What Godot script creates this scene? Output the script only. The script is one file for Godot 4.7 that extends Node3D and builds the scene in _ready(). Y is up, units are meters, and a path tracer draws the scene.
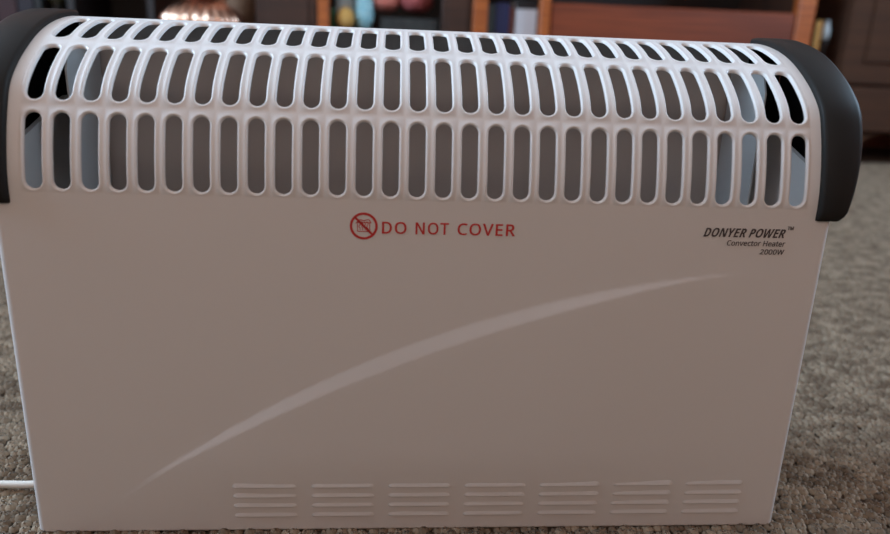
extends Node3D
# A white convector heater standing on a carpet in a dim living room, wooden furniture behind it.

const FOCAL := 723.9          # focal length in pixels of the 890 x 534 frame
const HALF_W := 0.2582        # half the width of the heater's front sheet
const BACK_Z := -0.125        # rear of the heater

var eye := Vector3(-0.0226, 0.3223, 0.4335)
var cam: Camera3D
var used := {}
var M := {}

# ------------------------------------------------------------------ naming
func numbered(called: String) -> String:
	if not used.has(called):
		used[called] = 0
		return called
	used[called] += 1
	return "%s_%03d" % [called, used[called]]

func tag(o: Node3D, label: String, category := "", group := "", kind := "") -> Node3D:
	if label: o.set_meta("label", label)
	if category: o.set_meta("category", category)
	if group: o.set_meta("group", group)
	if kind: o.set_meta("kind", kind)
	return o

func thing(called: String, at: Vector3, label: String, category: String, group := "") -> Node3D:
	var o := Node3D.new()
	o.name = numbered(called)
	add_child(o)
	o.position = at
	return tag(o, label, category, group)

func put(mesh: Mesh, called: String, material: Material, parent: Node3D = null, at := Vector3.ZERO) -> MeshInstance3D:
	var o := MeshInstance3D.new()
	o.mesh = mesh
	o.material_override = material
	o.position = at
	o.cast_shadow = GeometryInstance3D.SHADOW_CASTING_SETTING_ON
	if parent == null:
		o.name = numbered(called)
		add_child(o)
	else:
		o.name = called
		parent.add_child(o, true)
	return o

func structure(mesh: Mesh, called: String, material: Material, at := Vector3.ZERO) -> MeshInstance3D:
	var o := put(mesh, called, material, null, at)
	o.set_meta("kind", "structure")
	return o

# ------------------------------------------------------------------ geometry helpers
func pix(px: float, py: float, z: float) -> Vector3:
	# the point at depth z (a plane facing the room) that a pixel of the photograph shows
	var d: Vector3 = cam.basis * Vector3((px - 445.0) / FOCAL, -(py - 267.0) / FOCAL, -1.0)
	return eye + d * ((z - eye.z) / d.z)

func start() -> SurfaceTool:
	var st := SurfaceTool.new()
	st.begin(Mesh.PRIMITIVE_TRIANGLES)
	return st

func finish(st: SurfaceTool) -> ArrayMesh:
	st.index()
	st.generate_normals()
	return st.commit()

func tri_out(st: SurfaceTool, a: Vector3, b: Vector3, c: Vector3, out: Vector3) -> void:
	# a triangle whose front (clockwise) side looks along out
	if (b - a).cross(c - a).dot(out) > 0.0:
		var t := b
		b = c
		c = t
	st.add_vertex(a)
	st.add_vertex(b)
	st.add_vertex(c)

func tri_n(st: SurfaceTool, p: Array, n: Array) -> void:
	var a: Vector3 = p[0]
	var b: Vector3 = p[1]
	var c: Vector3 = p[2]
	var g := (b - a).cross(c - a)
	if g.length_squared() < 1e-22: return
	var order := [0, 1, 2]
	if g.dot(n[0] + n[1] + n[2]) > 0.0: order = [0, 2, 1]
	for k in order:
		st.set_normal(n[k])
		st.add_vertex(p[k])

func box_into(st: SurfaceTool, c: Vector3, s: Vector3, bev := 0.003) -> void:
	# a box with chamfered edges
	var h := s * 0.5
	var b: float = minf(bev, minf(h.x, minf(h.y, h.z)) * 0.45)
	st.set_smooth_group(-1)
	for axis in 3:
		var u := (axis + 1) % 3
		var v := (axis + 2) % 3
		for sg in [-1.0, 1.0]:
			var q := []
			for k in [[-1, -1], [1, -1], [1, 1], [-1, 1]]:
				var p := Vector3.ZERO
				p[axis] = sg * h[axis]
				p[u] = k[0] * (h[u] - b)
				p[v] = k[1] * (h[v] - b)
				q.append(c + p)
			var out := Vector3.ZERO
			out[axis] = sg
			tri_out(st, q[0], q[1], q[2], out)
			tri_out(st, q[0], q[2], q[3], out)
		# the four chamfers along this axis
		for su in [-1.0, 1.0]:
			for sv in [-1.0, 1.0]:
				var e := []
				for k in [[-1, 0], [1, 0], [1, 1], [-1, 1]]:
					var p := Vector3.ZERO
					p[axis] = k[0] * (h[axis] - b)
					p[u] = su * (h[u] - (b if k[1] == 0 else 0.0))
					p[v] = sv * (h[v] - (0.0 if k[1] == 0 else b))
					e.append(c + p)
				var out := Vector3.ZERO
				out[u] = su
				out[v] = sv
				tri_out(st, e[0], e[1], e[2], out)
				tri_out(st, e[0], e[2], e[3], out)
	for sx in [-1.0, 1.0]:
		for sy in [-1.0, 1.0]:
			for sz in [-1.0, 1.0]:
				var o := Vector3(sx, sy, sz)
				tri_out(st, c + o * (h - Vector3(0, b, b)), c + o * (h - Vector3(b, 0, b)), c + o * (h - Vector3(b, b, 0)), o)

func box(c: Vector3, s: Vector3, bev := 0.003) -> ArrayMesh:
	var st := start()
	box_into(st, c, s, bev)
	return finish(st)

func span(a: Vector3, b: Vector3, bev := 0.003) -> ArrayMesh:
	# a chamfered box between two corners
	return box((a + b) * 0.5, (b - a).abs(), bev)

func grid_into(st: SurfaceTool, rows: Array, closed := false) -> void:
	# a smooth surface over rows of points
	st.set_smooth_group(0)
	for i in rows.size() - 1:
		var a: PackedVector3Array = rows[i]
		var b: PackedVector3Array = rows[i + 1]
		var n := a.size()
		for j in (n if closed else n - 1):
			var k := (j + 1) % n
			for p in [a[j], b[j], b[k], a[j], b[k], a[k]]:
				st.add_vertex(p)

func lathe(profile: Array, sides := 40, flutes := 0, depth := 0.0) -> ArrayMesh:
	# profile of [radius, height, share of the fluting]
	var st := start()
	var rows := []
	for p in profile:
		var ring := PackedVector3Array()
		for k in sides:
			var a := TAU * k / sides
			var f := 0.0
			if flutes > 0: f = depth * (absf(sin(a * flutes * 0.5)) - 0.5) * (p[2] if p.size() > 2 else 1.0)
			ring.append(Vector3(cos(a) * (p[0] + f), p[1], sin(a) * (p[0] + f)))
		rows.append(ring)
	grid_into(st, rows, true)
	return finish(st)

func tube(path: PackedVector3Array, radius: float, sides := 12) -> ArrayMesh:
	var st := start()
	var rows := []
	for i in path.size():
		var d: Vector3 = (path[mini(i + 1, path.size() - 1)] - path[maxi(i - 1, 0)]).normalized()
		var u := d.cross(Vector3.UP if absf(d.y) < 0.9 else Vector3.RIGHT).normalized()
		var v := d.cross(u)
		var ring := PackedVector3Array()
		for k in sides:
			var a := TAU * k / sides
			ring.append(path[i] + (u * cos(a) + v * sin(a)) * radius)
		rows.append(ring)
	grid_into(st, rows, true)
	return finish(st)

func smooth_path(pts: Array, step := 0.01) -> PackedVector3Array:
	var c := Curve3D.new()
	c.bake_interval = step
	for i in pts.size():
		var t: Vector3 = (pts[mini(i + 1, pts.size() - 1)] - pts[maxi(i - 1, 0)]) / 6.0
		c.add_point(pts[i], -t, t)
	return c.get_baked_points()

func lump(radii: Vector3, amount: float, seed_value: int, freq := 1.6, square := 2.0, nu := 36, nv := 24) -> ArrayMesh:
	# a soft, creased body such as a stuffed bag or a bundle of cloth; square > 2 makes it boxier
	var noise := FastNoiseLite.new()
	noise.seed = seed_value
	noise.frequency = freq
	noise.noise_type = FastNoiseLite.TYPE_SIMPLEX_SMOOTH
	noise.fractal_octaves = 3
	var st := start()
	var rows := []
	for j in nv + 1:
		var ring := PackedVector3Array()
		var th := PI * j / nv
		for i in nu:
			var ph := TAU * i / nu
			var d := Vector3(sin(th) * cos(ph), cos(th), sin(th) * sin(ph))
			var w := pow(pow(absf(d.x), square) + pow(absf(d.y), square) + pow(absf(d.z), square), -1.0 / square)
			var k := w * (1.0 + amount * (1.0 - 2.0 * absf(noise.get_noise_3dv(d))))
			ring.append(d * k * radii)
		rows.append(ring)
	grid_into(st, rows, true)
	return finish(st)

# ------------------------------------------------------------------ materials
func plain(c: Color, rough := 0.6, metal := 0.0) -> StandardMaterial3D:
	var m := StandardMaterial3D.new()
	m.albedo_color = c
	m.roughness = rough
	m.metallic = metal
	return m

func wood(dark: Color, light: Color, seed_value: int, rough := 0.45, along := Vector3(0.9, 5.0, 5.0)) -> StandardMaterial3D:
	var n := FastNoiseLite.new()
	n.seed = seed_value
	n.noise_type = FastNoiseLite.TYPE_SIMPLEX_SMOOTH
	n.frequency = 1.0
	n.fractal_octaves = 4
	var im := Image.create(256, 256, true, Image.FORMAT_RGB8)
	for y in 256:
		for x in 256:
			var a := TAU * x / 256.0
			var b := TAU * y / 256.0
			var g := n.get_noise_3d(cos(a) * 0.35 + 3.0, sin(a) * 0.35, 6.0 * cos(b)) + n.get_noise_3d(cos(a) * 0.35, sin(a) * 0.35 + 7.0, 6.0 * sin(b))
			im.set_pixel(x, y, dark.lerp(light, clampf(0.5 + g * 0.8, 0.0, 1.0)))
	im.generate_mipmaps()
	var m := plain(Color.WHITE, rough)
	m.albedo_texture = ImageTexture.create_from_image(im)
	m.uv1_triplanar = true
	m.uv1_scale = along
	return m

func fabric(a: Color, b: Color, seed_value: int, scale := 6.0) -> StandardMaterial3D:
	var n := FastNoiseLite.new()
	n.seed = seed_value
	n.frequency = 0.03
	n.fractal_octaves = 3
	var im := n.get_seamless_image(128, 128)
	im.convert(Image.FORMAT_RGB8)
	for y in 128:
		for x in 128:
			im.set_pixel(x, y, a.lerp(b, im.get_pixel(x, y).r))
	im.generate_mipmaps()
	var m := plain(Color.WHITE, 0.95)
	m.albedo_texture = ImageTexture.create_from_image(im)
	m.uv1_triplanar = true
	m.uv1_scale = Vector3.ONE * scale
	return m

func make_materials() -> void:
	M.enamel = plain(Color(0.86, 0.85, 0.84), 0.42)
	M.inner_steel = plain(Color(0.78, 0.80, 0.81), 0.5)
	M.liner = plain(Color(0.70, 0.68, 0.67), 0.6)
	M.cap = plain(Color(0.165, 0.16, 0.155), 0.42)
	M.cap.metallic_specular = 0.18
	M.red_print = plain(Color(0.76, 0.19, 0.18), 0.6)
	M.black_print = plain(Color(0.27, 0.24, 0.24), 0.6)
	M.cord = plain(Color(0.85, 0.82, 0.78), 0.5)
	M.carpet = plain(Color(0.45, 0.39, 0.33), 1.0)
	M.tuft = plain(Color.WHITE, 1.0)
	M.tuft.vertex_color_use_as_albedo = true
	M.wall = plain(Color(0.80, 0.56, 0.45), 0.9)
	M.added_curtain = fabric(Color(0.84, 0.76, 0.68), Color(0.90, 0.82, 0.74), 22, 8.0)
	M.added_curtain.backlight_enabled = true
	M.added_curtain.backlight = Color(0.4, 0.3, 0.25)
	M.added_sofa = fabric(Color(0.27, 0.16, 0.12), Color(0.34, 0.21, 0.16), 21)
	M.ceiling = plain(Color(0.86, 0.79, 0.74), 0.9)
	M.white_paint = plain(Color(0.85, 0.85, 0.83), 0.5)
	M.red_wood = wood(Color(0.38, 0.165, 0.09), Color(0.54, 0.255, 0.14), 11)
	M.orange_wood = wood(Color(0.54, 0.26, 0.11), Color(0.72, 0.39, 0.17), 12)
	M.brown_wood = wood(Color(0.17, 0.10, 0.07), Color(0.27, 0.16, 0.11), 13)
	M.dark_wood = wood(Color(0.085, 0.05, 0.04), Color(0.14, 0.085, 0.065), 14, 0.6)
	M.umber_wood = wood(Color(0.22, 0.12, 0.055), Color(0.29, 0.17, 0.085), 15, 0.9)
	M.copper = plain(Color(0.84, 0.68, 0.59), 0.22, 1.0)
	M.brass = plain(Color(0.72, 0.58, 0.36), 0.35, 1.0)
	M.clay = wood(Color(0.40, 0.29, 0.21), Color(0.50, 0.38, 0.29), 16, 0.7)
	M.clear = plain(Color(0.9, 0.95, 1.0, 0.12), 0.02)
	M.clear.transparency = BaseMaterial3D.TRANSPARENCY_ALPHA

# ------------------------------------------------------------------ the heater's section
var sec_p := PackedVector2Array()    # (y, z) along the front sheet
var sec_s := PackedFloat32Array()    # length run so far

func make_section() -> void:
	var k := [Vector2(0.2225, 0), Vector2(0.232, 0), Vector2(0.2455, -0.0012), Vector2(0.2637, -0.0055), Vector2(0.2796, -0.011), Vector2(0.2933, -0.018), Vector2(0.3045, -0.030), Vector2(0.3145, -0.0455), Vector2(0.3225, -0.0615), Vector2(0.3285, -0.079), Vector2(0.3325, -0.098), Vector2(0.3342, -0.115), Vector2(0.334, -0.125)]
	for i in 30: sec_p.append(Vector2(0.232 * i / 30.0, 0.0))
	for i in range(1, k.size() - 1):
		for j in 24:
			sec_p.append(k[i].cubic_interpolate(k[i + 1], k[i - 1], k[mini(i + 2, k.size() - 1)], j / 24.0))
	sec_p.append(k[k.size() - 1])
	var run := 0.0
	for i in sec_p.size():
		if i > 0: run += sec_p[i].distance_to(sec_p[i - 1])
		sec_s.append(run)

func sec(s: float) -> Array:
	# [(y, z), tangent, outward normal] at length s
	var i := clampi(sec_s.bsearch(s) - 1, 0, sec_s.size() - 2)
	var t := (s - sec_s[i]) / (sec_s[i + 1] - sec_s[i])
	var p := sec_p[i].lerp(sec_p[i + 1], t)
	var a := sec_p[maxi(i - 8, 0)]
	var b := sec_p[mini(i + 9, sec_p.size() - 1)]
	var d := (b - a).normalized()
	return [Vector3(0, p.x, p.y), Vector3(0, d.x, d.y), Vector3(0, -d.y, d.x)]

# the pressed swoosh on the front: height of the upper and lower edge of its sloping band, cubics in x
func swoosh(c: Array, x: float) -> float:
	return ((c[0] * x + c[1]) * x + c[2]) * x + c[3]

func pressed(x: float, y: float) -> float:
	# how far the sheet is pushed out below the swoosh
	var up := swoosh([0.38392, -0.84363, 0.39549, 0.1421], x)
	var low := swoosh([0.24333, -0.54604, 0.40077, 0.1310], x)
	var depth := 0.0019 * smoothstep(-0.225, -0.09, x) * (1.0 - smoothstep(0.08, 0.225, x))
	var t := clampf((up - y) / maxf(up - low, 0.002), 0.0, 1.0)
	return depth * (t * 0.8 + 0.2 * smoothstep(0.0, 1.0, t)) * smoothstep(0.0, 0.06, y)

func front_panel_mesh() -> ArrayMesh:
	var st := start()
	var edge := HALF_W - 0.005
	# flat lower sheet with the swoosh pressed into it
	var nx := 170
	var ny := 110
	var pos := []
	var nor := []
	var top := 0.2325
	for j in ny + 1:
		for i in nx + 1:
			var x := lerpf(-edge, edge, float(i) / nx)
			var y := top * j / ny
			var e := 0.0008
			pos.append(Vector3(x, y, pressed(x, y)))
			nor.append(Vector3(pressed(x - e, y) - pressed(x + e, y), pressed(x, y - e) - pressed(x, y + e), 2.0 * e).normalized())
	for j in ny:
		for i in nx:
			var a := j * (nx + 1) + i
			var q := [a, a + 1, a + nx + 2, a + nx + 1]
			tri_n(st, [pos[q[0]], pos[q[1]], pos[q[2]]], [nor[q[0]], nor[q[1]], nor[q[2]]])
			tri_n(st, [pos[q[0]], pos[q[2]], pos[q[3]]], [nor[q[0]], nor[q[2]], nor[q[3]]])
	# the grille: three rows of thirty slots with rolled rims, the sheet bending over the top
	var pitch := 0.016
	var hw := 0.0051
	var rows := [[0.2345, 0.2800, 0.2325, 0.2835], [0.2872, 0.3338, 0.2835, 0.3390], [0.3432, 0.3865, 0.3390, 0.3925]]
	for row in rows:
		var lo: float = row[0] + hw
		var hi: float = row[1] - hw
		for cell in 30:
			var cx := (cell - 14.5) * pitch
			# outline of the slot: [offset in (x, s), outward direction, point of the cell's border]
			var outline := []
			var hx := pitch * 0.5
			for side in 4:
				if side == 0 or side == 2:
					var sx := 1.0 if side == 0 else -1.0
					for k in 9:
						var s := lerpf(lo, hi, k / 8.0) if side == 0 else lerpf(hi, lo, k / 8.0)
						outline.append([Vector2(sx * hw, s), Vector2(sx, 0), Vector2(sx * hx, s)])
				else:
					var c := hi if side == 1 else lo
					var reach: float = row[3] - hi if side == 1 else lo - row[2]
					var sg := 1.0 if side == 1 else -1.0
					var corner := atan2(reach, hx)
					var angles := [corner, PI - corner]
					for k in range(1, 10): angles.append(PI * k / 10.0)
					angles.sort()
					if side == 3: angles.reverse()
					for a in angles:
						var d := Vector2(cos(a), sin(a) * sg)
						var t := minf(hx / maxf(absf(d.x), 1e-6), reach / maxf(absf(d.y), 1e-6))
						outline.append([Vector2(0, c) + d * hw, d, Vector2(0, c) + d * t])
			var rings := []   # each: positions, normals
			for o in outline:
				var col := []
				for ring in [[-1.0, 0.0, 0.0], [0.0017, 0.0, 0.15], [0.0011, 0.0002, 0.0], [0.0005, 0.0002, 0.55], [0.0, -0.0005, 1.2], [-0.0001, -0.0022, 30.0]]:
					var p2: Vector2 = o[2] if ring[0] < 0.0 and ring[1] == 0.0 else o[0] + o[1] * ring[0]
					var f := sec(p2.y)
					var inward: Vector3 = -(Vector3.RIGHT * o[1].x + f[1] * o[1].y)
					var n: Vector3 = f[2]
					if ring[2] == 0.15: n = (f[2] - inward * 0.35).normalized()
					elif ring[2] > 0.2: n = (f[2] + inward * ring[2]).normalized()
					col.append([f[0] + f[2] * ring[1] + Vector3.RIGHT * (cx + p2.x), n])
				rings.append(col)
			for k in rings.size():
				var a: Array = rings[k]
				var b: Array = rings[(k + 1) % rings.size()]
				for r in a.size() - 1:
					tri_n(st, [a[r][0], b[r][0], b[r + 1][0]], [a[r][1], b[r][1], b[r + 1][1]])
					tri_n(st, [a[r][0], b[r + 1][0], a[r + 1][0]], [a[r][1], b[r + 1][1], a[r + 1][1]])
	# plain margins beside the slots, the strip behind them and the rolled side edges
	var steps := 80
	for k in steps:
		var s0 := lerpf(0.2325, 0.3925, float(k) / steps)
		var s1 := lerpf(0.2325, 0.3925, float(k + 1) / steps)
		for sg in [-1.0, 1.0]:
			strip(st, sg * 0.24, sg * edge, s0, s1)
	for k in 10:
		strip(st, -edge, edge, lerpf(0.3925, 0.4143, k / 10.0), lerpf(0.3925, 0.4143, (k + 1) / 10.0))
	for k in 60:
		var s0 := 0.26 * k / 60.0
		var s1 := 0.26 * (k + 1) / 60.0
		for sg in [-1.0, 1.0]:
			for j in 6:
				var p := []
				var n := []
				for q in [[s0, j], [s1, j], [s1, j + 1], [s0, j + 1]]:
					var f := sec(q[0])
					var a: float = q[1] / 6.0 * PI * 0.5
					p.append(f[0] + Vector3.RIGHT * sg * (edge + 0.005 * sin(a)) - f[2] * 0.005 * (1.0 - cos(a)))
					n.append((Vector3.RIGHT * sg * sin(a) + f[2] * cos(a)).normalized())
				tri_n(st, [p[0], p[1], p[2]], [n[0], n[1], n[2]])
				tri_n(st, [p[0], p[2], p[3]], [n[0], n[2], n[3]])
	# the bottom hem, folded back
	for j in 6:
		var p := []
		var n := []
		for q in [[-edge, j], [edge, j], [edge, j + 1], [-edge, j + 1]]:
			var a: float = q[1] / 6.0 * PI * 0.5
			p.append(Vector3(q[0], 0.0 - 0.002 * sin(a), -0.002 * (1.0 - cos(a))))
			n.append(Vector3(0, -sin(a), cos(a)))
		tri_n(st, [p[0], p[1], p[2]], [n[0], n[1], n[2]])
		tri_n(st, [p[0], p[2], p[3]], [n[0], n[2], n[3]])
	return st.commit()

func strip(st: SurfaceTool, x0: float, x1: float, s0: float, s1: float) -> void:
	var a := sec(s0)
	var b := sec(s1)
	var p := [a[0] + Vector3.RIGHT * x0, a[0] + Vector3.RIGHT * x1, b[0] + Vector3.RIGHT * x1, b[0] + Vector3.RIGHT * x0]
	tri_n(st, [p[0], p[1], p[2]], [a[2], a[2], b[2]])
	tri_n(st, [p[0], p[2], p[3]], [a[2], b[2], b[2]])

func end_cap_mesh(sg: float) -> ArrayMesh:
	# dark moulded end cheek: a rounded band that follows the section, closed by a flat outer face
	var st := start()
	var cross := [Vector2(0.2462, -0.003), Vector2(0.2462, 0.0022), Vector2(0.2468, 0.0036), Vector2(0.2484, 0.0043), Vector2(0.2600, 0.0044), Vector2(0.2690, 0.0041), Vector2(0.2716, 0.0032), Vector2(0.2732, 0.0014), Vector2(0.2739, -0.0020), Vector2(0.2740, -0.010)]
	var rows := []
	var inner := PackedVector3Array()
	var s_from := 0.2260
	for k in 61:
		var s := lerpf(s_from, 0.4143, k / 60.0)
		var f := sec(s)
		var line := PackedVector3Array()
		var tuck := 0.0
		if k == 0: tuck = 0.0028      # the lower end is rounded over
		elif k == 1: tuck = 0.0008
		for c in cross:
			line.append(f[0] + f[2] * (c.y - tuck) + Vector3.RIGHT * sg * (c.x - (tuck * 0.6 if c.x > 0.26 else 0.0) - maxf(0.0, c.x - 0.25) * 0.38 * pow(maxf(0.0, 1.0 - k / 22.0), 2.0)))
		rows.append(line)
		inner.append(line[line.size() - 1])
	grid_into(st, rows)
	# outer face, fanned from its middle down to the cheek's lower and rear edges
	st.set_smooth_group(-1)
	var mid := Vector3(sg * 0.2740, 0.26, -0.08)
	var rim := inner.duplicate()
	rim.append(Vector3(sg * 0.2740, 0.30, BACK_Z))
	rim.append(Vector3(sg * 0.2740, s_from, BACK_Z))
	for k in rim.size():
		tri_out(st, mid, rim[k], rim[(k + 1) % rim.size()], Vector3.RIGHT * sg)
	# underside from the outer face in to the steel side, and the rear
	for q in [[Vector3(sg * 0.2740, s_from, -0.0128), Vector3(sg * 0.2740, s_from, BACK_Z), Vector3(sg * 0.2582, s_from, BACK_Z), Vector3(sg * 0.2582, s_from, -0.0128), Vector3.DOWN], [Vector3(sg * 0.2740, s_from, BACK_Z), Vector3(sg * 0.2740, 0.324, BACK_Z), Vector3(sg * 0.2462, 0.334, BACK_Z), Vector3(sg * 0.2462, s_from, BACK_Z), Vector3.FORWARD]]:
		tri_out(st, q[0], q[1], q[2], q[4])
		tri_out(st, q[0], q[2], q[3], q[4])
	var f0 := sec(s_from)
	var low: PackedVector3Array = rows[0]
	for k in low.size() - 1:
		var a := Vector3(low[k].x, s_from, -0.0128)
		var b := Vector3(low[k + 1].x, s_from, -0.0128)
		tri_out(st, low[k], low[k + 1], b, Vector3.DOWN)
		tri_out(st, low[k], b, a, Vector3.DOWN)
	return finish(st)

func sheet_mesh(poly: Array, x0: float, x1: float) -> ArrayMesh:
	# a flat plate across the heater: outline in (y, z) between two x
	var st := start()
	st.set_smooth_group(-1)
	var mid := Vector2.ZERO
	for p in poly: mid += p / poly.size()
	for k in poly.size():
		var a: Vector2 = poly[k]
		var b: Vector2 = poly[(k + 1) % poly.size()]
		for x in [x0, x1]:
			tri_out(st, Vector3(x, mid.x, mid.y), Vector3(x, a.x, a.y), Vector3(x, b.x, b.y), Vector3(x - (x0 + x1) * 0.5, 0, 0))
		var out2 := (a + b) * 0.5 - mid
		tri_out(st, Vector3(x0, a.x, a.y), Vector3(x1, a.x, a.y), Vector3(x1, b.x, b.y), Vector3(0, out2.x, out2.y))
		tri_out(st, Vector3(x0, a.x, a.y), Vector3(x1, b.x, b.y), Vector3(x0, b.x, b.y), Vector3(0, out2.x, out2.y))
	return finish(st)

func louvre_mesh() -> ArrayMesh:
	# one pressed louvre: a rib that swells outward towards its lower edge and drops back sharply
	var st := start()
	var rows := []
	var half := 0.0222
	for i in 25:
		var x := lerpf(-half, half, i / 24.0)
		var e := (half - absf(x)) / 0.004
		var k := sqrt(clampf(1.0 - pow(1.0 - clampf(e, 0.0, 1.0), 2.0), 0.0, 1.0))
		var line := PackedVector3Array()
		for c in [[0.0028, -0.0004], [0.0020, -0.0001], [0.0010, 0.0001], [-0.0002, 0.0003], [-0.0012, 0.0005], [-0.0018, 0.0005], [-0.0021, 0.0003], [-0.0023, -0.0004]]:
			line.append(Vector3(x, c[0] * (0.5 + 0.5 * k), (c[1] + 0.0004) * k - 0.0004))
		rows.append(line)
	grid_into(st, rows)
	return finish(st)

func flat_ring(r0: float, r1: float, a0 := 0.0, a1 := TAU, n := 48) -> ArrayMesh:
	var st := start()
	for k in n:
		var a := lerpf(a0, a1, float(k) / n)
		var b := lerpf(a0, a1, float(k + 1) / n)
		var p := [Vector3(cos(a) * r0, sin(a) * r0, 0), Vector3(cos(a) * r1, sin(a) * r1, 0), Vector3(cos(b) * r1, sin(b) * r1, 0), Vector3(cos(b) * r0, sin(b) * r0, 0)]
		tri_out(st, p[0], p[1], p[2], Vector3.BACK)
		tri_out(st, p[0], p[2], p[3], Vector3.BACK)
	return finish(st)

func flat_line(st: SurfaceTool, pts: Array, w: float) -> void:
	for k in pts.size() - 1:
		var a := Vector3(pts[k].x, pts[k].y, 0)
		var b := Vector3(pts[k + 1].x, pts[k + 1].y, 0)
		var n := (b - a).normalized().cross(Vector3.BACK) * w * 0.5
		tri_out(st, a - n, a + n, b + n, Vector3.BACK)
		tri_out(st, a - n, b + n, b - n, Vector3.BACK)

func lettering(words: String, called: String, material: Material, parent: Node3D, left: float, base: float, width: float, cap: float, bold := 0.0, slant := 0.0, gap := 0) -> MeshInstance3D:
	# flat printed words: left end, baseline, width and height of the capitals in metres
	var plain_font := SystemFont.new()
	plain_font.font_names = PackedStringArray(["Droid Sans"])
	if bold > 0.9: plain_font.font_weight = 700
	var font := FontVariation.new()
	font.base_font = plain_font
	font.variation_embolden = 0.0 if bold > 0.9 else bold
	font.spacing_glyph = gap
	var t := TextMesh.new()
	t.text = words
	t.font = font
	t.font_size = 64
	t.pixel_size = 0.001
	t.depth = 0.01
	t.horizontal_alignment = HORIZONTAL_ALIGNMENT_LEFT
	t.vertical_alignment = VERTICAL_ALIGNMENT_BOTTOM
	var b := t.get_aabb()
	var o := put(t, called, material, parent)
	var sx := width / b.size.x
	var sy := cap / b.size.y
	o.transform = Transform3D(Basis(Vector3(sx, 0, 0), Vector3(slant * sy, sy, 0), Vector3(0, 0, 0.02)), Vector3(left - b.position.x * sx - slant * sy * b.position.y, base - b.position.y * sy, 0.0002))
	return o

func make_heater() -> void:
	make_section()
	var h := thing("convector_heater", Vector3.ZERO, "white metal convector heater with slotted grille top standing on the carpet", "heater")
	put(front_panel_mesh(), "front_panel", M.enamel, h)
	for sg in [-1.0, 1.0]:
		tag(put(end_cap_mesh(sg), "end_cap", M.cap, h), "dark grey plastic end cap")
		put(sheet_mesh([Vector2(0.0, -0.005), Vector2(0.2475, -0.0065), Vector2(0.262, -0.052), Vector2(0.280, -0.110), Vector2(0.280, BACK_Z + 0.002), Vector2(0.0, BACK_Z + 0.002)], sg * 0.2545, sg * 0.2580), "side_panel", M.enamel, h)
		put(sheet_mesh([Vector2(0.10, -0.067), Vector2(0.30, -0.064), Vector2(0.312, -0.070), Vector2(0.318, -0.080), Vector2(0.318, BACK_Z + 0.004), Vector2(0.10, BACK_Z + 0.004)], sg * 0.2330, sg * 0.2342), "element_bracket", M.inner_steel, h)
	put(span(Vector3(-0.2462, 0.0, BACK_Z), Vector3(0.2462, 0.333, BACK_Z + 0.002), 0.0005), "back_panel", M.liner, h)
	put(span(Vector3(-0.2545, 0.010, -0.118), Vector3(0.2545, 0.012, -0.004), 0.0005), "base_tray", M.inner_steel, h)
	# heating element: a wire-wound bar low inside, below what the slots show
	put(tube(PackedVector3Array([Vector3(-0.2330, 0.13, -0.08), Vector3(0.0, 0.13, -0.08), Vector3(0.2330, 0.13, -0.08)]), 0.008), "heating_element", M.inner_steel, h)
	# pressed louvres, seven banks of four
	var lm := louvre_mesh()
	for bank in 7:
		for r in 4:
			var y: float = [0.0347, 0.0270, 0.0192, 0.0114][r]
			var x := -0.1054 + bank * 0.05235
			put(lm, "louvre", M.enamel, h, Vector3(x, y, pressed(x, y)))
	# printed warning: ring, bar and the little draped heater inside it
	var sym := Node3D.new()
	sym.name = "warning_symbol"
	h.add_child(sym, true)
	sym.position = Vector3(-0.0398, 0.2164, 0.00025)
	tag(sym, "red prohibition sign")
	put(flat_ring(0.0070, 0.0085), "ring", M.red_print, sym)
	var bar := start()
	flat_line(bar, [Vector2(-0.0053, 0.0053), Vector2(0.0053, -0.0053)], 0.0014)
	put(finish(bar), "slash", M.red_print, sym)
	var pic := start()
	flat_line(pic, [Vector2(-0.0038, -0.0034), Vector2(-0.0038, 0.0022), Vector2(0.0036, 0.0022), Vector2(0.0036, -0.0034), Vector2(-0.0038, -0.0034)], 0.0005)
	for k in 4:
		var c := []
		for j in 9: c.append(Vector2(-0.0025 + k * 0.0016 + 0.0004 * sin(j * 1.4), -0.0026 + j * 0.0007))
		flat_line(pic, c, 0.00045)
	flat_line(pic, [Vector2(-0.0048, 0.0016), Vector2(-0.0028, 0.0040), Vector2(0.0002, 0.0034), Vector2(0.0030, 0.0042), Vector2(0.0046, 0.0018)], 0.0005)
	put(finish(pic), "pictogram", M.red_print, sym)
	for word in [["DO", -0.0287, 0.0150], ["NOT", -0.0081, 0.0206], ["COVER", 0.0179, 0.0360]]:
		tag(lettering(word[0], "warning_lettering", M.red_print, h, word[1], 0.2119, word[2], 0.0075, 0.45, 0.0, 3), "red printed warning word")
	tag(lettering("DONYER POWER", "name_lettering", M.black_print, h, 0.1745, 0.2142, 0.0530, 0.0058, 1.3, 0.28), "black slanted printed name")
	lettering("TM", "mark_lettering", M.black_print, h, 0.2290, 0.2195, 0.0040, 0.0024, 0.6)
	lettering("Convector Heater", "type_lettering", M.black_print, h, 0.1905, 0.2085, 0.0385, 0.0036, 0.3, 0.12)
	lettering("2000W", "rating_lettering", M.black_print, h, 0.2133, 0.2031, 0.0158, 0.0034, 0.3, 0.12)
	# mains lead running off along the carpet
	var lead := smooth_path([Vector3(-0.20, 0.030, -0.120), Vector3(-0.215, 0.020, -0.150), Vector3(-0.235, 0.008, -0.150), Vector3(-0.255, 0.004, -0.080), Vector3(-0.272, 0.004, -0.051), Vector3(-0.32, 0.004, -0.049), Vector3(-0.45, 0.004, -0.052), Vector3(-0.62, 0.004, -0.10), Vector3(-0.85, 0.004, -0.30), Vector3(-1.2, 0.004, -0.55)])
	tag(put(tube(lead, 0.0028), "power_cord", M.cord, h), "off-white mains lead on the carpet")

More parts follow.
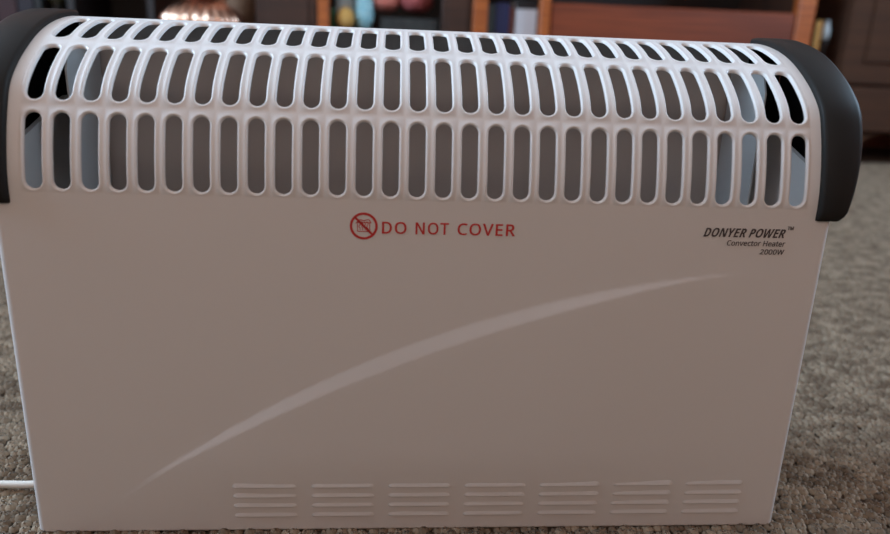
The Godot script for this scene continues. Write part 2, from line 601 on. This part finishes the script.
# ------------------------------------------------------------------ the room and what stands in it
func make_room() -> void:
	var x0 := -2.3
	var x1 := 2.3
	var z0 := -2.5
	var z1 := 2.5
	var top := 2.4
	var low := -0.006
	structure(span(Vector3(x0, low - 0.1, z0), Vector3(x1, low, z1), 0.001), "floor", M.carpet)
	structure(span(Vector3(x0 - 0.1, top, z0 - 0.1), Vector3(x1 + 0.1, top + 0.1, z1 + 0.1), 0.001), "ceiling", M.ceiling)
	structure(span(Vector3(x0, low - 0.1, z0 - 0.1), Vector3(x1, top, z0), 0.001), "wall_back", M.wall)
	# two walls have a window, the front an added one; t runs along the wall, d is the way out through it
	var number := 0
	for w in windows:
		number += 1
		var side: String = w.wall
		var place := func(t: float, y: float, d: float) -> Vector3:
			if side == "front": return Vector3(t, y, z1 + d)
			return Vector3((x1 + d) * (1.0 if side == "right" else -1.0), y, t)
		var ends := [x0, x1] if side == "front" else [z0 - 0.1, z1]
		var st := start()
		for piece in [[ends[0], w.t0, low - 0.1, top], [w.t1, ends[1], low - 0.1, top], [w.t0, w.t1, low - 0.1, w.y0], [w.t0, w.t1, w.y1, top]]:
			var a: Vector3 = place.call(piece[0], piece[2], 0.0)
			var b: Vector3 = place.call(piece[1], piece[3], 0.1)
			box_into(st, (a + b) * 0.5, (b - a).abs(), 0.001)
		structure(finish(st), "wall_" + side, M.wall)
		var o := Node3D.new()
		o.name = "window_%d" % number
		add_child(o)
		o.set_meta("kind", "structure")
		var mid: float = (w.t0 + w.t1) * 0.5
		for t in [w.t0 + 0.03, mid, w.t1 - 0.03]:
			put(span(place.call(t - 0.03, w.y0, 0.04), place.call(t + 0.03, w.y1, 0.09)), "window_frame", M.white_paint, o)
		for y in [w.y0 + 0.03, w.y1 - 0.03]:
			put(span(place.call(w.t0, y - 0.03, 0.04), place.call(w.t1, y + 0.03, 0.09)), "window_frame", M.white_paint, o)
		for k in 2:
			put(span(place.call(lerpf(w.t0, w.t1, k * 0.5) + 0.04, w.y0 + 0.05, 0.062), place.call(lerpf(w.t0, w.t1, k * 0.5 + 0.5) - 0.04, w.y1 - 0.05, 0.068), 0.0005), "pane", M.clear, o)
	# unseen cream drape, added to account for the warm front fill light
	var cloth := start()
	var folds := []
	for j in 2:
		var line := PackedVector3Array()
		for k in 161:
			var a := k / 160.0
			line.append(Vector3(lerpf(-1.45, 0.75, a), [2.33, 1.05][j], z1 - 0.06 + 0.018 * sin(a * TAU * 20.0)))
		folds.append(line)
	grid_into(cloth, folds)
	var drape := thing("added_curtain", Vector3.ZERO, "unseen cream drape added for the warm front fill light", "added_curtain")
	put(finish(cloth), "drape", M.added_curtain, drape)
	put(span(Vector3(-1.55, 2.33, z1 - 0.075), Vector3(0.85, 2.35, z1 - 0.045), 0.005), "rail", M.white_paint, drape)
	for x in [-1.5, 0.8]: put(span(Vector3(x - 0.01, 2.335, z1 - 0.05), Vector3(x + 0.01, 2.345, z1), 0.002), "bracket", M.white_paint, drape)
	# carpet pile
	var tuft := start()
	var ring := []
	for j in 3:
		var line := PackedVector3Array()
		for k in 6:
			var r: float = [0.0042, 0.0034, 0.0012][j]
			line.append(Vector3(cos(TAU * k / 6.0) * r, [0.0022, 0.0044, 0.0056][j], sin(TAU * k / 6.0) * r))
		ring.append(line)
	grid_into(tuft, ring, true)
	for k in range(1, 5):
		tri_out(tuft, ring[2][0], ring[2][k], ring[2][k + 1], Vector3.UP)
	var mm := MultiMesh.new()
	mm.transform_format = MultiMesh.TRANSFORM_3D
	mm.use_colors = true
	mm.mesh = finish(tuft)
	var rng := RandomNumberGenerator.new()
	rng.seed = 7
	var mottle := FastNoiseLite.new()
	mottle.seed = 5
	mottle.frequency = 22.0
	mottle.fractal_octaves = 2
	var spots := []
	var z := -1.95
	while z < 1.0:
		var x := -2.28
		while x < 2.28:
			spots.append(Vector3(x + rng.randf_range(-0.0022, 0.0022), low, z + rng.randf_range(-0.0014, 0.0014)))
			x += 0.0064
		z += 0.0060
	mm.instance_count = spots.size()
	for i in spots.size():
		var p: Vector3 = spots[i]
		var k := rng.randf_range(0.8, 1.15)
		mm.set_instance_transform(i, Transform3D(Basis(Vector3.UP, rng.randf() * TAU).scaled(Vector3(k, k * rng.randf_range(0.85, 1.05), k)), p))
		var v := clampf(0.5 + 0.9 * mottle.get_noise_2d(p.x, p.z * 1.8) + rng.randf_range(-0.35, 0.35), 0.0, 1.0)
		mm.set_instance_color(i, Color(0.14, 0.098, 0.064).lerp(Color(0.30, 0.23, 0.16), v))
	var pile := MultiMeshInstance3D.new()
	pile.multimesh = mm
	pile.material_override = M.tuft
	pile.name = "carpet_pile"
	add_child(pile)
	tag(pile, "flecked beige brown loop carpet pile covering the floor", "carpet", "", "stuff")

# windows: wall, extent along it, sill and head, strength of the light that enters
var windows := [
	{"wall": "left", "t0": -1.45, "t1": 0.40, "y0": 0.90, "y1": 2.25, "power": 13.5, "tint": Color(0.76, 0.89, 1.0), "inset": 0.01},
	{"wall": "right", "t0": -1.35, "t1": 0.15, "y0": 0.90, "y1": 2.25, "power": 6.5, "tint": Color(0.76, 0.89, 1.0), "inset": 0.01},
	{"wall": "front", "t0": -1.30, "t1": 0.60, "y0": 1.35, "y1": 2.25, "power": 1.9, "tint": Color(1.0, 0.90, 0.84), "inset": 0.11},  # added window, never in view: warm fill for the heater's front panel
]

func make_added_sofa() -> void:
	# unseen couch, added to shade the heater front and bounce warm light
	var s := thing("added_sofa", Vector3(0, -0.002, 0.90), "unseen brown fabric couch added to shade the front panel", "added_sofa")
	put(box(Vector3(0, 0.23, 0.36), Vector3(1.9, 0.30, 0.72), 0.04), "frame", M.added_sofa, s)
	for k in 2:
		put(box(Vector3(-0.44 + k * 0.88, 0.44, 0.34), Vector3(0.87, 0.13, 0.66), 0.045), "cushion", M.added_sofa, s)
	put(box(Vector3(0, 0.57, 0.80), Vector3(1.9, 0.98, 0.18), 0.06), "backrest", M.added_sofa, s)
	for sg in [-1.0, 1.0]:
		put(box(Vector3(sg * 1.02, 0.36, 0.44), Vector3(0.16, 0.56, 0.88), 0.05), "armrest", M.added_sofa, s)
		for zz in [0.06, 0.82]:
			put(box(Vector3(sg * 1.02, 0.04, zz), Vector3(0.06, 0.084, 0.06), 0.004), "foot", M.dark_wood, s)

func make_sideboard() -> void:
	# long pine unit: everything in the photograph's strip between the copper pot and the dark cabinet
	var z := -1.9
	var back := -2.36
	var base := -0.004
	var u := thing("wooden_sideboard", Vector3.ZERO, "long orange brown wooden sideboard with open bays and a wide drawer", "sideboard")
	var xs := func(px: float) -> float: return pix(px, 12.0, z).x
	var topy := 0.86
	put(span(Vector3(xs.call(256.0), topy, z + 0.03), Vector3(xs.call(816.0), topy + 0.03, back), 0.004), "top", M.red_wood, u)
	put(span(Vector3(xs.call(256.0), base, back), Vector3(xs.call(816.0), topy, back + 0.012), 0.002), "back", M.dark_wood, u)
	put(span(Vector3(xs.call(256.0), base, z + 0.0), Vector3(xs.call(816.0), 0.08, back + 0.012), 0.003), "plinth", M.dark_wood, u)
	for p in [[318.0, 329.0], [473.0, 487.5], [540.0, 550.0], [797.0, 814.0]]:
		put(span(Vector3(xs.call(p[0]), 0.08, z + 0.012), Vector3(xs.call(p[1]), topy, z - 0.03), 0.004), "post", M.orange_wood, u)
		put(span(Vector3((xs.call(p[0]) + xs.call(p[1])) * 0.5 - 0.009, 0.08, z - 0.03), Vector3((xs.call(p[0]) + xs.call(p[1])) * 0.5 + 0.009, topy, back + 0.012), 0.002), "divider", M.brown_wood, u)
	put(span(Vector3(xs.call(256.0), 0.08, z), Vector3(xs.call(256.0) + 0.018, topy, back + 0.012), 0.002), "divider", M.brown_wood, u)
	# doors left and right of the cloth bay
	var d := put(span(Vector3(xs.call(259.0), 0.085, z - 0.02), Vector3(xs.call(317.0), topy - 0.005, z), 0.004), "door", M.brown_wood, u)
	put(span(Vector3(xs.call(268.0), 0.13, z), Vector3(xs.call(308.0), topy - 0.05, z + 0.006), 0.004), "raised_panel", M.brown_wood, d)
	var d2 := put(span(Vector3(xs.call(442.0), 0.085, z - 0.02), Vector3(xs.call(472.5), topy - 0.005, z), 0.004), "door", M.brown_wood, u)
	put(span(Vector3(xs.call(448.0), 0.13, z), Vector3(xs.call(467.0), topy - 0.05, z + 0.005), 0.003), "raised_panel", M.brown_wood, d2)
	# shelves of the two open bays
	put(span(Vector3(xs.call(329.0), 0.316, z - 0.01), Vector3(xs.call(441.0), 0.334, back + 0.012), 0.002), "shelf", M.brown_wood, u)
	put(span(Vector3(xs.call(487.5), 0.245, z - 0.01), Vector3(xs.call(540.0), 0.263, back + 0.012), 0.002), "shelf", M.brown_wood, u)
	# wide drawer with the dark bay over it
	var t0 := pix(556.0, 3.0, z).y
	var dr := put(span(Vector3(xs.call(550.5), 0.20, z - 0.02), Vector3(xs.call(796.5), t0, z + 0.004), 0.006), "drawer_front", M.red_wood, u)
	put(span(Vector3(xs.call(551.0), 0.085, z - 0.02), Vector3(xs.call(796.0), 0.192, z + 0.004), 0.006), "drawer_front", M.red_wood, u)
	put(lathe([[0.0, 0.0], [0.016, 0.002], [0.018, 0.010], [0.010, 0.018], [0.0, 0.020]], 20), "knob", M.brass, dr, Vector3(xs.call(673.0), 0.27, z + 0.004))
	put(span(Vector3(xs.call(550.0), t0 - 0.022, z - 0.03), Vector3(xs.call(797.0), t0 - 0.004, back + 0.012), 0.002), "shelf", M.dark_wood, u)
	# brass hinge strip on the end post
	var hp := pix(818.0, 36.0, z)
	var hinge := put(box(Vector3(hp.x, hp.y - 0.01, z - 0.004), Vector3(0.022, 0.115, 0.014), 0.003), "hinge", M.brass, u)
	for k in 3: put(lathe([[0.0, 0.0], [0.004, 0.0], [0.003, 0.002], [0.0, 0.0025]], 10), "screw", M.brass, hinge, Vector3(hp.x, hp.y - 0.05 + k * 0.04, z + 0.003))

	# books in the narrow bay
	var shelf_y := 0.263
	for b in [[488.5, 496.5, 0.195, Color(0.16, 0.20, 0.20), "dark green slim book beside the blue one in the sideboard bay"], [497.0, 511.0, 0.20, Color(0.12, 0.14, 0.30), "dark blue book standing in the narrow sideboard bay"], [511.5, 516.5, 0.19, Color(0.36, 0.16, 0.09), "slim rust brown book between the blue and white ones"], [517.5, 539.0, 0.185, Color(0.80, 0.80, 0.82), "thick white book standing in the narrow sideboard bay"]]:
		var x_a: float = xs.call(b[0])
		var x_b: float = xs.call(b[1])
		var o := thing("book", Vector3((x_a + x_b) * 0.5, shelf_y, z - 0.03), b[4], "book", "books in the narrow sideboard bay")
		var w := x_b - x_a - 0.001
		var cover := plain(b[3], 0.6)
		put(box(Vector3(0, b[2] * 0.5, -0.002), Vector3(w, b[2], 0.004), 0.001), "spine", cover, o)
		for sg in [-1.0, 1.0]:
			put(box(Vector3(sg * (w * 0.5 - 0.001), b[2] * 0.5, -0.07), Vector3(0.002, b[2], 0.135), 0.0005), "cover", cover, o)
		put(box(Vector3(0, b[2] * 0.5, -0.07), Vector3(w - 0.004, b[2] - 0.008, 0.128), 0.0005), "pages", M.white_paint, o)
	var lying := thing("book", Vector3((xs.call(517.5) + xs.call(539.0)) * 0.5, shelf_y + 0.185, z - 0.03), "dark book lying flat on top of the white book", "book", "books in the narrow sideboard bay")
	put(box(Vector3(0, 0.014, -0.062), Vector3(0.066, 0.022, 0.124), 0.001), "pages", M.white_paint, lying)
	put(box(Vector3(0, 0.0015, -0.065), Vector3(0.070, 0.003, 0.13), 0.001), "cover", plain(Color(0.06, 0.05, 0.06), 0.6), lying)
	put(box(Vector3(0, 0.0265, -0.065), Vector3(0.070, 0.003, 0.13), 0.001), "cover", plain(Color(0.06, 0.05, 0.06), 0.6), lying)
	put(box(Vector3(0, 0.014, -0.0015), Vector3(0.070, 0.026, 0.004), 0.001), "spine", plain(Color(0.06, 0.05, 0.06), 0.6), lying)

	# bundle in the wide open bay
	var sy := 0.334
	var item := func(called: String, px: float, py: float, r: Vector3, dz: float, mat: Material, label: String, cat: String, amount: float, sd: int, sq: float) -> void:
		var at := pix(px, py, z - dz)
		at.y = maxf(at.y, sy + r.y * 1.04)
		var o := put(lump(r, amount, sd, 1.8, sq), called, mat, null, at)
		tag(o, label, cat)
	item.call("yarn_ball", 345.5, 18.0, Vector3(0.025, 0.030, 0.025), 0.035, fabric(Color(0.72, 0.50, 0.18), Color(0.85, 0.72, 0.48), 31, 20.0), "small mustard yellow ball of yarn on the bay shelf", "yarn", 0.08, 31, 2.0)
	item.call("cloth_bundle", 333.0, 20.0, Vector3(0.009, 0.034, 0.02), 0.06, fabric(Color(0.14, 0.30, 0.20), Color(0.25, 0.42, 0.30), 32, 16.0), "small green cloth bundle beside the yellow yarn", "cloth", 0.10, 32, 2.4)
	item.call("fabric_bag", 346.0, 4.0, Vector3(0.030, 0.072, 0.03), 0.125, fabric(Color(0.66, 0.76, 0.80), Color(0.90, 0.92, 0.92), 33, 14.0), "pale blue patterned fabric bag in the sideboard bay", "bag", 0.14, 33, 2.6)
	item.call("folded_scarf", 364.0, 12.0, Vector3(0.026, 0.058, 0.04), 0.075, fabric(Color(0.42, 0.68, 0.74), Color(0.80, 0.90, 0.91), 34, 14.0), "turquoise scarf crumpled up between the pale blue bag and the basket", "scarf", 0.16, 34, 2.2)
	item.call("woollen_blanket", 385.0, 0.0, Vector3(0.042, 0.034, 0.06), 0.12, fabric(Color(0.72, 0.36, 0.31), Color(0.86, 0.56, 0.50), 35, 12.0), "salmon red crumpled blanket above the grey basket", "blanket", 0.14, 35, 2.4)
	item.call("woollen_blanket", 416.0, 0.0, Vector3(0.050, 0.036, 0.06), 0.12, fabric(Color(0.58, 0.25, 0.26), Color(0.74, 0.42, 0.40), 36, 12.0), "dusky pink crumpled blanket beside the brown door", "blanket", 0.14, 36, 2.4)
	# low grey basket under the blankets
	var bc := pix(409.0, 24.0, z - 0.12)
	var bk := thing("storage_basket", Vector3(bc.x, sy, bc.z), "low dark grey storage basket on the bay shelf", "basket")
	var felt := fabric(Color(0.16, 0.155, 0.15), Color(0.24, 0.235, 0.22), 37, 10.0)
	var hh := 0.072
	put(box(Vector3(0, 0.004, 0), Vector3(0.17, 0.006, 0.19), 0.002), "bottom", felt, bk)
	for sg in [-1.0, 1.0]:
		put(box(Vector3(sg * 0.085, hh * 0.5, 0), Vector3(0.008, hh, 0.198), 0.003), "side", felt, bk)
		put(box(Vector3(0, hh * 0.5, sg * 0.095), Vector3(0.17, hh, 0.008), 0.003), "side", felt, bk)

func make_left_corner() -> void:
	# low dark chest with the copper pot and the clay vase, a dark bookcase behind
	var z := -1.9
	var chest_top := 0.345
	var a := pix(150.0, 20.0, z).x
	var b := pix(254.0, 20.0, z).x - 0.006
	var c := thing("low_chest", Vector3.ZERO, "low dark wooden chest carrying the copper pot", "chest")
	put(span(Vector3(a, 0.03, -2.3), Vector3(b, chest_top - 0.022, z + 0.05), 0.004), "body", M.dark_wood, c)
	put(span(Vector3(a - 0.008, chest_top - 0.020, -2.31), Vector3(b + 0.004, chest_top, z + 0.06), 0.005), "lid", M.dark_wood, c)
	for x in [a + 0.03, b - 0.03]:
		for zz in [-2.27, z + 0.02]:
			put(box(Vector3(x, 0.013, zz), Vector3(0.05, 0.034, 0.05), 0.004), "foot", M.dark_wood, c)
	var p := pix(203.0, 22.0, z - 0.06)
	var pot := thing("copper_pot", Vector3(p.x, chest_top, z - 0.06), "shiny fluted copper pot on the low dark chest", "pot")
	put(lathe([[0.0, 0.0, 0.0], [0.090, 0.0, 0.0], [0.118, 0.008, 0.4], [0.126, 0.022, 1.0], [0.118, 0.044, 1.0], [0.098, 0.064, 1.0], [0.070, 0.080, 0.8], [0.046, 0.089, 0.3], [0.040, 0.093, 0.0]], 144, 24, 0.009), "body", M.copper, pot)
	put(lathe([[0.040, 0.090], [0.048, 0.094], [0.048, 0.100], [0.036, 0.108], [0.034, 0.150], [0.040, 0.158], [0.0, 0.160]], 40), "neck", plain(Color(0.38, 0.20, 0.13), 0.35, 1.0), pot)
	var v := pix(243.0, 20.0, z - 0.23)
	var vase := thing("clay_vase", Vector3(v.x, chest_top, z - 0.23), "brown clay vase behind the copper pot", "vase")
	put(lathe([[0.0, 0.0], [0.036, 0.0], [0.045, 0.03], [0.050, 0.09], [0.047, 0.15], [0.036, 0.19]], 36), "body", M.clay, vase)
	put(lathe([[0.036, 0.19], [0.033, 0.20], [0.040, 0.22], [0.036, 0.222], [0.028, 0.20]], 36), "rim", M.clay, vase)
	# bookcase
	var bx0 := pix(-60.0, 10.0, -2.1).x
	var bx1 := pix(158.0, 10.0, -2.1).x - 0.01
	var k := thing("dark_bookcase", Vector3.ZERO, "dark brown bookcase in the corner behind the heater", "bookcase")
	for x in [bx0, pix(67.0, 10.0, -2.1).x, bx1 - 0.025]:
		put(span(Vector3(x, 0.0, -2.42), Vector3(x + 0.025, 1.5, -2.1), 0.003), "upright", M.dark_wood, k)
	for y in [0.02, 0.26, 0.56, 0.90, 1.22, 1.48]:
		put(span(Vector3(bx0 + 0.025, y, -2.42), Vector3(bx1 - 0.025, y + 0.02, -2.115), 0.002), "shelf", M.dark_wood, k)
	put(span(Vector3(bx0, 0.0, -2.43), Vector3(bx1, 1.5, -2.42), 0.001), "back", M.dark_wood, k)
	for s in [[-30.0, -4.0, 0.22, Color(0.13, 0.07, 0.06), "dark brown volume at the end of the bookcase row"], [-3.0, 17.0, 0.20, Color(0.20, 0.07, 0.07), "wide maroon volume in the dark bookcase"], [18.0, 34.0, 0.21, Color(0.12, 0.07, 0.10), "dusky purple volume beside the maroon one"], [35.0, 42.0, 0.19, Color(0.10, 0.09, 0.08), "black volume between purple volume and olive jar"]]:
		var x_a := pix(s[0], 10.0, -2.13).x
		var x_b := pix(s[1], 10.0, -2.13).x
		var w := x_b - x_a - 0.002
		var o := thing("book", Vector3((x_a + x_b) * 0.5, 0.28, -2.13), s[4], "book", "books in the dark bookcase")
		var cover := plain(s[3], 0.7)
		put(box(Vector3(0, s[2] * 0.5, -0.002), Vector3(w, s[2], 0.005), 0.002), "spine", cover, o)
		for sg in [-1.0, 1.0]:
			put(box(Vector3(sg * (w * 0.5 - 0.0015), s[2] * 0.5, -0.08), Vector3(0.003, s[2], 0.152), 0.0005), "cover", cover, o)
		put(box(Vector3(0, s[2] * 0.5, -0.08), Vector3(w - 0.006, s[2] - 0.01, 0.145), 0.0005), "pages", M.clay, o)
	var j := pix(56.5, 0.0, -2.2)
	var jar := thing("olive_jar", Vector3(j.x, 0.28, -2.2), "small olive green jar in the dark bookcase", "jar")
	var glaze := plain(Color(0.20, 0.19, 0.11), 0.4)
	put(lathe([[0.0, 0.0], [0.020, 0.0], [0.025, 0.02], [0.027, 0.10], [0.022, 0.135], [0.020, 0.145]], 28), "body", plain(Color(0.07, 0.06, 0.05), 0.5), jar)
	put(lathe([[0.027, 0.135], [0.028, 0.14], [0.028, 0.18], [0.024, 0.186], [0.0, 0.19]], 28), "lid", glaze, jar)

func make_dark_cabinet() -> void:
	var z := -1.9
	var x0 := pix(846.0, 40.0, z).x
	var x1 := 2.22
	var c := thing("tall_cabinet", Vector3.ZERO, "tall dark brown wooden cabinet standing on the carpet beside the sideboard", "cabinet")
	put(span(Vector3(x0, 0.10, -2.40), Vector3(x1, 1.6, z - 0.02), 0.005), "body", M.umber_wood, c)
	put(span(Vector3(x0 - 0.012, 1.60, -2.42), Vector3(x1 + 0.01, 1.63, z + 0.02), 0.005), "top", M.umber_wood, c)
	for k in 2:
		var a := lerpf(x0 + 0.004, x1 - 0.004, k * 0.5)
		var b := lerpf(x0 + 0.004, x1 - 0.004, k * 0.5 + 0.5) - 0.004
		var d := put(span(Vector3(a, 0.26, z - 0.02), Vector3(b, 1.585, z), 0.004), "door", M.umber_wood, c)
		put(span(Vector3(a + 0.07, 0.33, z), Vector3(b - 0.07, 1.50, z + 0.007), 0.005), "raised_panel", M.umber_wood, d)
		put(lathe([[0.0, 0.0], [0.012, 0.004], [0.015, 0.014], [0.009, 0.024], [0.0, 0.026]], 20), "knob", M.brass, d, Vector3(b - 0.03 if k == 0 else a + 0.03, 0.85, z))
		put(span(Vector3(a, 0.108, z - 0.02), Vector3(b, 0.252, z), 0.004), "drawer_front", M.umber_wood, c)
	# scrolled bracket feet
	for sg in [0.0, 1.0]:
		var st := start()
		var rows := []
		for k in 13:
			var t := k / 12.0
			var y := lerpf(0.10, -0.004, t)
			var w := lerpf(0.16, 0.055, sqrt(t)) + 0.02 * t * t
			var xa := x0 + 0.01 if sg == 0.0 else x1 - 0.01 - w
			rows.append(PackedVector3Array([Vector3(xa, y, z - 0.06), Vector3(xa, y, z), Vector3(xa + w, y, z), Vector3(xa + w, y, z - 0.06)]))
		grid_into(st, rows, true)
		put(finish(st), "foot", M.clay, c)
		put(box(Vector3(x0 + 0.05 if sg == 0.0 else x1 - 0.05, 0.048, -2.34), Vector3(0.06, 0.104, 0.06), 0.004), "foot", M.umber_wood, c)
	# little glass bottle hanging in the gap is read as a standing glass flask on the sideboard's end ledge
	var g := pix(831.0, 30.0, z - 0.02)
	var ped := thing("plant_stand", Vector3(g.x, -0.004, z - 0.05), "slim dark wooden stand in the gap beside the tall cabinet", "stand")
	put(lathe([[0.0, 0.0], [0.016, 0.0], [0.016, 0.012], [0.009, 0.030], [0.008, g.y - 0.05], [0.014, g.y - 0.035], [0.014, g.y - 0.025], [0.0, g.y - 0.024]], 24), "column", M.dark_wood, ped)
	var fl := thing("glass_flask", Vector3(g.x, g.y - 0.028, z - 0.05), "small clear glass flask on the slim dark stand", "flask")
	var glass := plain(Color(0.75, 0.80, 0.82), 0.05)
	glass.refraction_enabled = true
	glass.refraction_scale = 0.05
	put(lathe([[0.0, 0.0], [0.012, 0.0], [0.014, 0.012], [0.014, 0.03], [0.010, 0.042], [0.009, 0.055], [0.012, 0.058], [0.0, 0.058]], 24), "body", glass, fl)

func _ready() -> void:
	# ---- camera
	cam = Camera3D.new()
	cam.name = "camera"
	add_child(cam)
	var lens := CameraAttributesPhysical.new()
	lens.frustum_focal_length = 12.0 / (267.0 / FOCAL)
	lens.frustum_focus_distance = 0.50
	lens.exposure_aperture = lens.frustum_focal_length / 6.0
	lens.frustum_near = 0.02
	lens.frustum_far = 40.0
	cam.attributes = lens
	cam.fov = rad_to_deg(2.0 * atan(267.0 / FOCAL))
	cam.position = eye
	cam.basis = Basis(Vector3.UP, -0.0774) * Basis(Vector3.RIGHT, -0.2932) * Basis(Vector3.BACK, 0.0392)
	cam.current = true
	# ---- sky and daylight
	var env := Environment.new()
	env.background_mode = Environment.BG_SKY
	var sky := ProceduralSkyMaterial.new()
	sky.sky_top_color = Color(0.55, 0.68, 0.85)
	sky.sky_horizon_color = Color(0.80, 0.86, 0.92)
	sky.ground_bottom_color = Color(0.28, 0.27, 0.25)
	sky.ground_horizon_color = Color(0.45, 0.46, 0.46)
	sky.sky_energy_multiplier = 1.0
	env.sky = Sky.new()
	env.sky.sky_material = sky
	env.tonemap_mode = Environment.TONE_MAPPER_LINEAR
	env.tonemap_exposure = 0.9
	env.sdfgi_enabled = true
	env.ssao_enabled = true
	env.ssil_enabled = true
	var we := WorldEnvironment.new()
	we.name = "world_environment"
	we.environment = env
	add_child(we)
	# daylight by the side windows, added fill light by the front one
	for w in windows:
		var day := AreaLight3D.new()
		day.name = "daylight_and_fill"
		day.area_size = Vector2(w.t1 - w.t0 - 0.1, w.y1 - w.y0 - 0.1)
		day.area_normalize_energy = true
		day.light_color = w.tint
		day.light_energy = w.power
		day.area_range = 12.0
		day.shadow_enabled = true
		var t: float = (w.t0 + w.t1) * 0.5
		var y: float = (w.y0 + w.y1) * 0.5
		day.position = {"left": Vector3(-2.3 + w.inset, y, t), "right": Vector3(2.3 - w.inset, y, t), "front": Vector3(t, y, 2.5 - w.inset)}[w.wall]
		day.rotation.y = {"left": -PI * 0.5, "right": PI * 0.5, "front": 0.0}[w.wall]
		add_child(day, true)
	# ---- setting, then things
	make_materials()
	make_room()
	make_heater()
	make_sideboard()
	make_left_corner()
	make_dark_cabinet()
	make_added_sofa()
